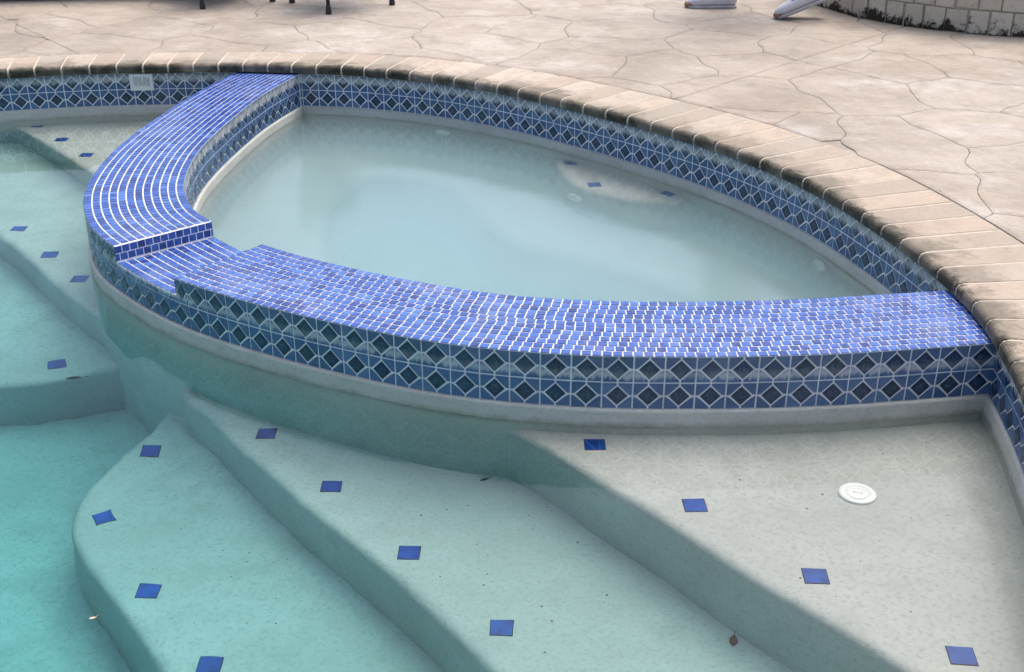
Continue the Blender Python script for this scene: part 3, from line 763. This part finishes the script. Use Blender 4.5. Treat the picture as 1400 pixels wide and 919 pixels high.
for k in range(70):
    zz = rs.choice((Z1, Z2, Z2, Z3)); x = {Z1: rs.uniform(.5, 1.0), Z2: rs.uniform(-.4, .3), Z3: rs.uniform(-.95, -.55)}[zz]; y = rs.uniform(1.9, 2.5)
    if zz == Z1 and x < .5 + (2.1 - y) * .8: continue
    if zz == Z2 and not (1.95 + (-.046 - x) * 1.3 < y < 2.35 - (x - .2) * 1.2): continue
    if zz == Z3 and not (y > 2.15): continue
    r = rs.uniform(.0012, .003); b0 = len(V_); a = rs.uniform(0, 3)
    for q in range(5): V_.append((x + r * math.cos(a + q * 1.256) * (1.6 if q == 0 else 1), y + r * math.sin(a + q * 1.256), zz + .0015))
    V_.append((x, y, zz + .003)); F += [(b0 + q, b0 + (q + 1) % 5, b0 + 5) for q in range(5)]
tag(obj('debris', mk('debris', V_, F), 'leafdark'), 'dark specks of grit scattered on the steps', 'grit', None, 'stuff')

# ------------------------------------------------------------------ round planter of mouldy blocks
pc = Vector((2.75, 7.0)); PR = 1.11
pt = tag(empty('round_planter', (pc.x, pc.y, ZD)), 'round raised planter of mouldy beige blocks standing on the deck', 'planter')
V_, F = [], []
def ringpts(r, z, n=72): return [(r * math.cos(2 * math.pi * k / n), r * math.sin(2 * math.pi * k / n), z) for k in range(n)]
obj('mortar_core', fixn(strip('mortar_core', [ringpts(PR - .006, -.01), ringpts(PR - .006, .47), ringpts(PR - .2, .47), ringpts(PR - .2, .3)], True)), 'mortar', pt)
obj('soil', mk('soil', ringpts(PR - .19, .42), [tuple(range(72))]), 'soil', pt)
def blk(w_, h, d=.05, b=.004):
    x, z = w_ / 2, h / 2
    a = [(-x, d, -z), (x, d, -z), (x, d, z), (-x, d, z), (-x, b, -z), (x, b, -z), (x, b, z), (-x, b, z), (-x + b, 0, -z + b), (x - b, 0, -z + b), (x - b, 0, z - b), (-x + b, 0, z - b)]
    f = [(0, 1, 5, 4), (1, 2, 6, 5), (2, 3, 7, 6), (3, 0, 4, 7), (4, 5, 9, 8), (5, 6, 10, 9), (6, 7, 11, 10), (7, 4, 8, 11), (8, 9, 10, 11)]
    return mk('block', a, f)
bms = [blk(.099, .112), blk(.091, .113), blk(.102, .108)]
nb = 66
for c_ in range(4):
    for k in range(nb):
        a = 2 * math.pi * (k + (.5 if c_ % 2 else .1)) / nb
        if not (R(165) < a < R(330)): continue
        me = bms[rg.randrange(3)]; o = obj('block', me, 'wallbrick', pt)
        rr = PR + .004 + rg.uniform(-.003, .004)
        o.location = (rr * math.cos(a), rr * math.sin(a), .058 + c_ * .117); o.rotation_euler = (rg.uniform(-.02, .02), rg.uniform(-.02, .02), a + math.pi / 2 + rg.uniform(-.03, .03))

# ------------------------------------------------------------------ furniture on the deck
def add(parts, v, f): b0 = len(parts[0]); parts[0].extend(v); parts[1].extend(tuple(b0 + i for i in q) for q in f)
def chair(loc, rz, label):
    t = tag(empty('patio_chair', loc, rz), label, 'chair')
    wx, dy = .20, .20
    for sx in (-1, 1):
        for sy in (-1, 1):
            p = ([], []); add(p, *tube([(sx * wx, sy * dy, 0), (sx * wx, sy * dy, .43)] + ([(sx * wx, dy + .05, .66), (sx * wx, dy + .10, .9)] if sy > 0 else [(sx * wx, -dy + .01, .62)]), .010, 10))
            leg = obj('leg', mk('leg', *p, True), 'black', t)
            v, f = tube([(sx * wx, sy * dy, 0), (sx * wx, sy * dy, .02), (sx * wx, sy * dy, .05)], [.017, .016, .011], 12); obj('foot', mk('foot', v, f), 'black', leg)
        p = ([], []); add(p, *tube([(sx * wx, -dy, .62), (sx * wx, 0, .64), (sx * wx, dy + .04, .64)], .015, 8)); obj('armrest', mk('armrest', *p, True), 'black', t)
    obj('seat', prism('seat', [(-.21, -.22), (.21, -.22), (.21, .22), (-.21, .22)], .415, .445, .012), 'mesh', t)
    V_, F = [], []
    n = 7
    for i in range(n):
        z = .47 + .42 * i / (n - 1); y = .205 + .10 * i / (n - 1)
        V_ += [(-.19, y + .03, z), (.19, y + .03, z)]
    bk = obj('backrest', mk('backrest', V_, [(2 * i, 2 * i + 1, 2 * i + 3, 2 * i + 2) for i in range(n - 1)]), 'mesh', t)
    bk.modifiers.new('thick', 'SOLIDIFY').thickness = .012
    p = ([], []); add(p, *tube([(-.2, .30, .9), (.2, .30, .9)], .012, 8)); obj('top_rail', mk('top_rail', *p), 'black', t)
    return t
# feet at (-.971,6.478) and (-.663,6.719)
ca = math.atan2(6.719 - 6.478, -.663 + .971); cc = Vector((-.817, 6.60)) + Vector((-math.sin(ca), math.cos(ca))) * .20
chair((cc.x, cc.y, ZD), ca, 'black metal patio chair beside another one, turned towards the pool')
cb_ = .55; c2 = Vector((-1.676, 6.616)) + Vector((math.cos(cb_) * .2 - math.sin(cb_) * .2, math.sin(cb_) * .2 + math.cos(cb_) * .2))
chair((c2.x, c2.y, ZD), cb_, 'black metal patio chair standing between its neighbour and the red cushioned lounger')
lg = tag(empty('sun_lounger', (-2.25, 7.15, ZD), R(6)), 'dark low sun lounger with red cushion on the deck', 'lounger')
obj('frame', prism('frame', [(-.75, -.30), (.75, -.30), (.75, .30), (-.75, .30)], .20, .25, .01), 'black', lg)
for sx in (-1, 1):
    for sy in (-1, 1):
        v, f = tube([(sx * .66, sy * .25, 0), (sx * .66, sy * .25, .21)], .02, 10); obj('leg', mk('leg', v, f, True), 'black', lg)
obj('skirt', prism('skirt', [(-.72, -.27), (.72, -.27), (.72, .27), (-.72, .27)], .04, .199, .01), 'mesh', lg)
obj('cushion', prism('cushion', [(-.74, -.29), (.35, -.29), (.35, .29), (-.74, .29)], .252, .33, .03), 'red', lg)
bkc = obj('back_cushion', prism('back_cushion', [(0, -.29), (.5, -.29), (.5, .29), (0, .29)], 0, .08, .03), 'red', lg); bkc.location = (.36, 0, .26); bkc.rotation_euler = (0, R(-38), 0)

# ------------------------------------------------------------------ walking person (only the shoes reach into the picture)
pe = tag(empty('person', (1.30, 6.47, ZD)), 'person in pale canvas shoes walking across the deck near the round planter', 'person')
def P3(x, y, z): return (x, y, z)
# walks towards -x; rear foot at +x with heel lifted, front foot at -x flat
B = {}; vsx = []; rad = []; ed = []
def jv(n, p, r, par=None):
    B[n] = len(vsx); vsx.append(p); rad.append(r)
    if par: ed.append((B[par], B[n]))
jv('pelvis', (0, .05, .90), (.14, .11)); jv('waist', (0, .05, 1.08), (.125, .095), 'pelvis'); jv('chest', (-.02, .05, 1.28), (.15, .105), 'waist'); jv('neck', (-.02, .05, 1.43), (.055, .055), 'chest')
jv('jaw', (-.03, .05, 1.50), (.06, .06), 'neck'); jv('head', (-.035, .05, 1.58), (.085, .078), 'jaw'); jv('crown', (-.03, .05, 1.66), (.06, .055), 'head')
for nm, hy, kx, ky, ax, ay, az in (('a', -.06, .10, -.09, .26, -.105, .115), ('b', .15, -.14, .17, -.19, .19, .085)):
    jv('hip' + nm, (.0, hy, .84), (.085, .085), 'pelvis'); jv('knee' + nm, (kx, ky, .48), (.055, .055), 'hip' + nm); jv('calf' + nm, ((kx * .6 + ax * .4) + .015, (ky + ay) / 2, .34), (.055, .05), 'knee' + nm)
    jv('ankle' + nm, (ax, ay, az), (.036, .036), 'calf' + nm); jv('toe' + nm, (ax - .10, ay, az - .065 if nm == 'a' else .04), (.030, .028), 'ankle' + nm)
for nm, sy, ex, hx in (('a', -.14, .14, .02), ('b', .24, -.10, -.26)):
    jv('sh' + nm, (-.02, sy, 1.37), (.055, .055), 'chest'); jv('el' + nm, (ex * .6, sy + (.0 if nm == 'b' else -.05), 1.12), (.042, .042), 'sh' + nm); jv('wr' + nm, (hx, sy, .93), (.028, .028), 'el' + nm); jv('ha' + nm, (hx - .02, sy, .86), (.036, .02), 'wr' + nm)
    for q in range(4):
        jv('f%s%d' % (nm, q), (hx - .05 + q * .022, sy, .80), (.009, .009), 'ha' + nm); jv('g%s%d' % (nm, q), (hx - .05 + q * .022, sy + .012, .765), (.008, .008), 'f%s%d' % (nm, q))
    jv('th' + nm, (hx - .065, sy + .015, .845), (.010, .010), 'ha' + nm)
me = bpy.data.meshes.new('body'); me.from_pydata(vsx, ed, []); body = obj('body', me, 'skin', pe)
sk = body.modifiers.new('skin', 'SKIN'); sk.use_smooth_shade = True
for v, r in zip(me.skin_vertices[0].data, rad): v.radius = r
me.skin_vertices[0].data[0].use_root = True
body.modifiers.new('sub', 'SUBSURF').levels = 1; body.modifiers['sub'].render_levels = 2
def cloth(name, chains, m):
    p = ([], [])
    for pts, rr in chains: add(p, *tube(pts, rr, 16))
    o = obj(name, mk(name, *p, True), m, pe); return o
cloth('shirt', [([(0, .05, .93), (0, .05, 1.05), (-.01, .05, 1.2), (-.02, .05, 1.36), (-.02, .05, 1.43)], [.165, .155, .165, .17, .08]), ([(-.02, -.10, 1.37), (.05, -.19, 1.20)], [.07, .065]), ([(-.02, .20, 1.37), (-.04, .25, 1.20)], [.07, .065])], 'shirt')
cloth('shorts', [([(0, .05, .80), (0, .05, .98)], [.165, .16]), ([(.0, -.05, .86), (.08, -.08, .54)], [.105, .09]), ([(0, .15, .86), (-.11, .165, .54)], [.105, .09])], 'shorts')
V_, F = [], []
bm = bmesh.new(); bmesh.ops.create_uvsphere(bm, u_segments=20, v_segments=12, radius=.1)
for v in bm.verts: v.co = Vector((v.co.x * 1.05 + .012, v.co.y * .95, v.co.z * 1.15 if v.co.z > -.02 else v.co.z * .8))
me = bpy.data.meshes.new('hair'); bm.to_mesh(me); bm.free(); hr = obj('hair', me, 'hair', pe); hr.location = (-.02, .05, 1.61)
for sx, nm in ((-1, 'eye'), (1, 'eye')):
    v, f = disc(.008, .004, 10); e = obj('eye', mk('eye', v, f), 'black', pe); e.location = (-.118, .05 + sx * .03, 1.575); e.rotation_euler = (0, R(-90), 0)
v, f = tube([(-.115, .05, 1.58), (-.14, .05, 1.55)], [.008, .014], 8); obj('nose', mk('nose', v, f, True), 'skin', pe)
def shoe(loc, pitch, nm):
    # built pointing to -x, heel at x=+.13, ball at x=-.04
    st = [(.135, .026, .012, .070), (.115, .036, .0, .082), (.07, .036, .0, .080), (.02, .038, .0, .066), (-.04, .046, .0, .052), (-.09, .043, .0, .046), (-.125, .028, .003, .034), (-.138, .010, .008, .022)]
    V_, F, n = [], [], 14
    for x, w_, z0, z1 in st:
        for k in range(n):
            a = 2 * math.pi * k / n; sy, sz = math.cos(a), math.sin(a)
            V_.append((x, w_ * (abs(sy) ** .7) * (1 if sy > 0 else -1), (z0 + z1) / 2 + (z1 - z0) / 2 * (abs(sz) ** .7) * (1 if sz > 0 else -1) + .012))
    for i in range(len(st) - 1):
        for k in range(n): j = (k + 1) % n; F.append((i * n + k, i * n + j, (i + 1) * n + j, (i + 1) * n + k))
    F += [tuple(range(n)), tuple((len(st) - 1) * n + k for k in range(n - 1, -1, -1))]
    o = obj('shoe', fixn(mk('shoe', V_, F, True)), 'shoe', pe); o.location = loc; o.rotation_euler = (0, pitch, 0)
    sl = [(x, w_ * 1.05) for x, w_, _, _ in st]; poly = [(x, w_) for x, w_ in sl] + [(x, -w_) for x, w_ in sl[::-1]]
    obj('sole', prism('sole', poly, 0, .016, .004), 'sole', o)
    for x, z in ((.0, .077), (-.03, .068)):
        v, f = tube([(x, -.036, z - .02), (x, -.02, z - .002), (x, 0, z + .003), (x, .02, z - .002), (x, .036, z - .02)], .005, 8); obj('lace', mk('lace', v, f, True), 'lace', o)
    v, f = tube([(-.100, 0, .026), (-.118, 0, .024), (-.136, 0, .022), (-.146, 0, .021)], [.026, .028, .022, .008], 14); tc_ = obj('toe_cap', mk('toe_cap', v, f, True), 'toecap', o); tc_.scale = (1, 1.25, .75)
    return o
shoe((.21, -.105, .050), R(-22), 'rear'); shoe((-.215, .19, 0), 0, 'front')
print('stones', nst, 'mosaics', len(mt), 'objects', len(bpy.data.objects))
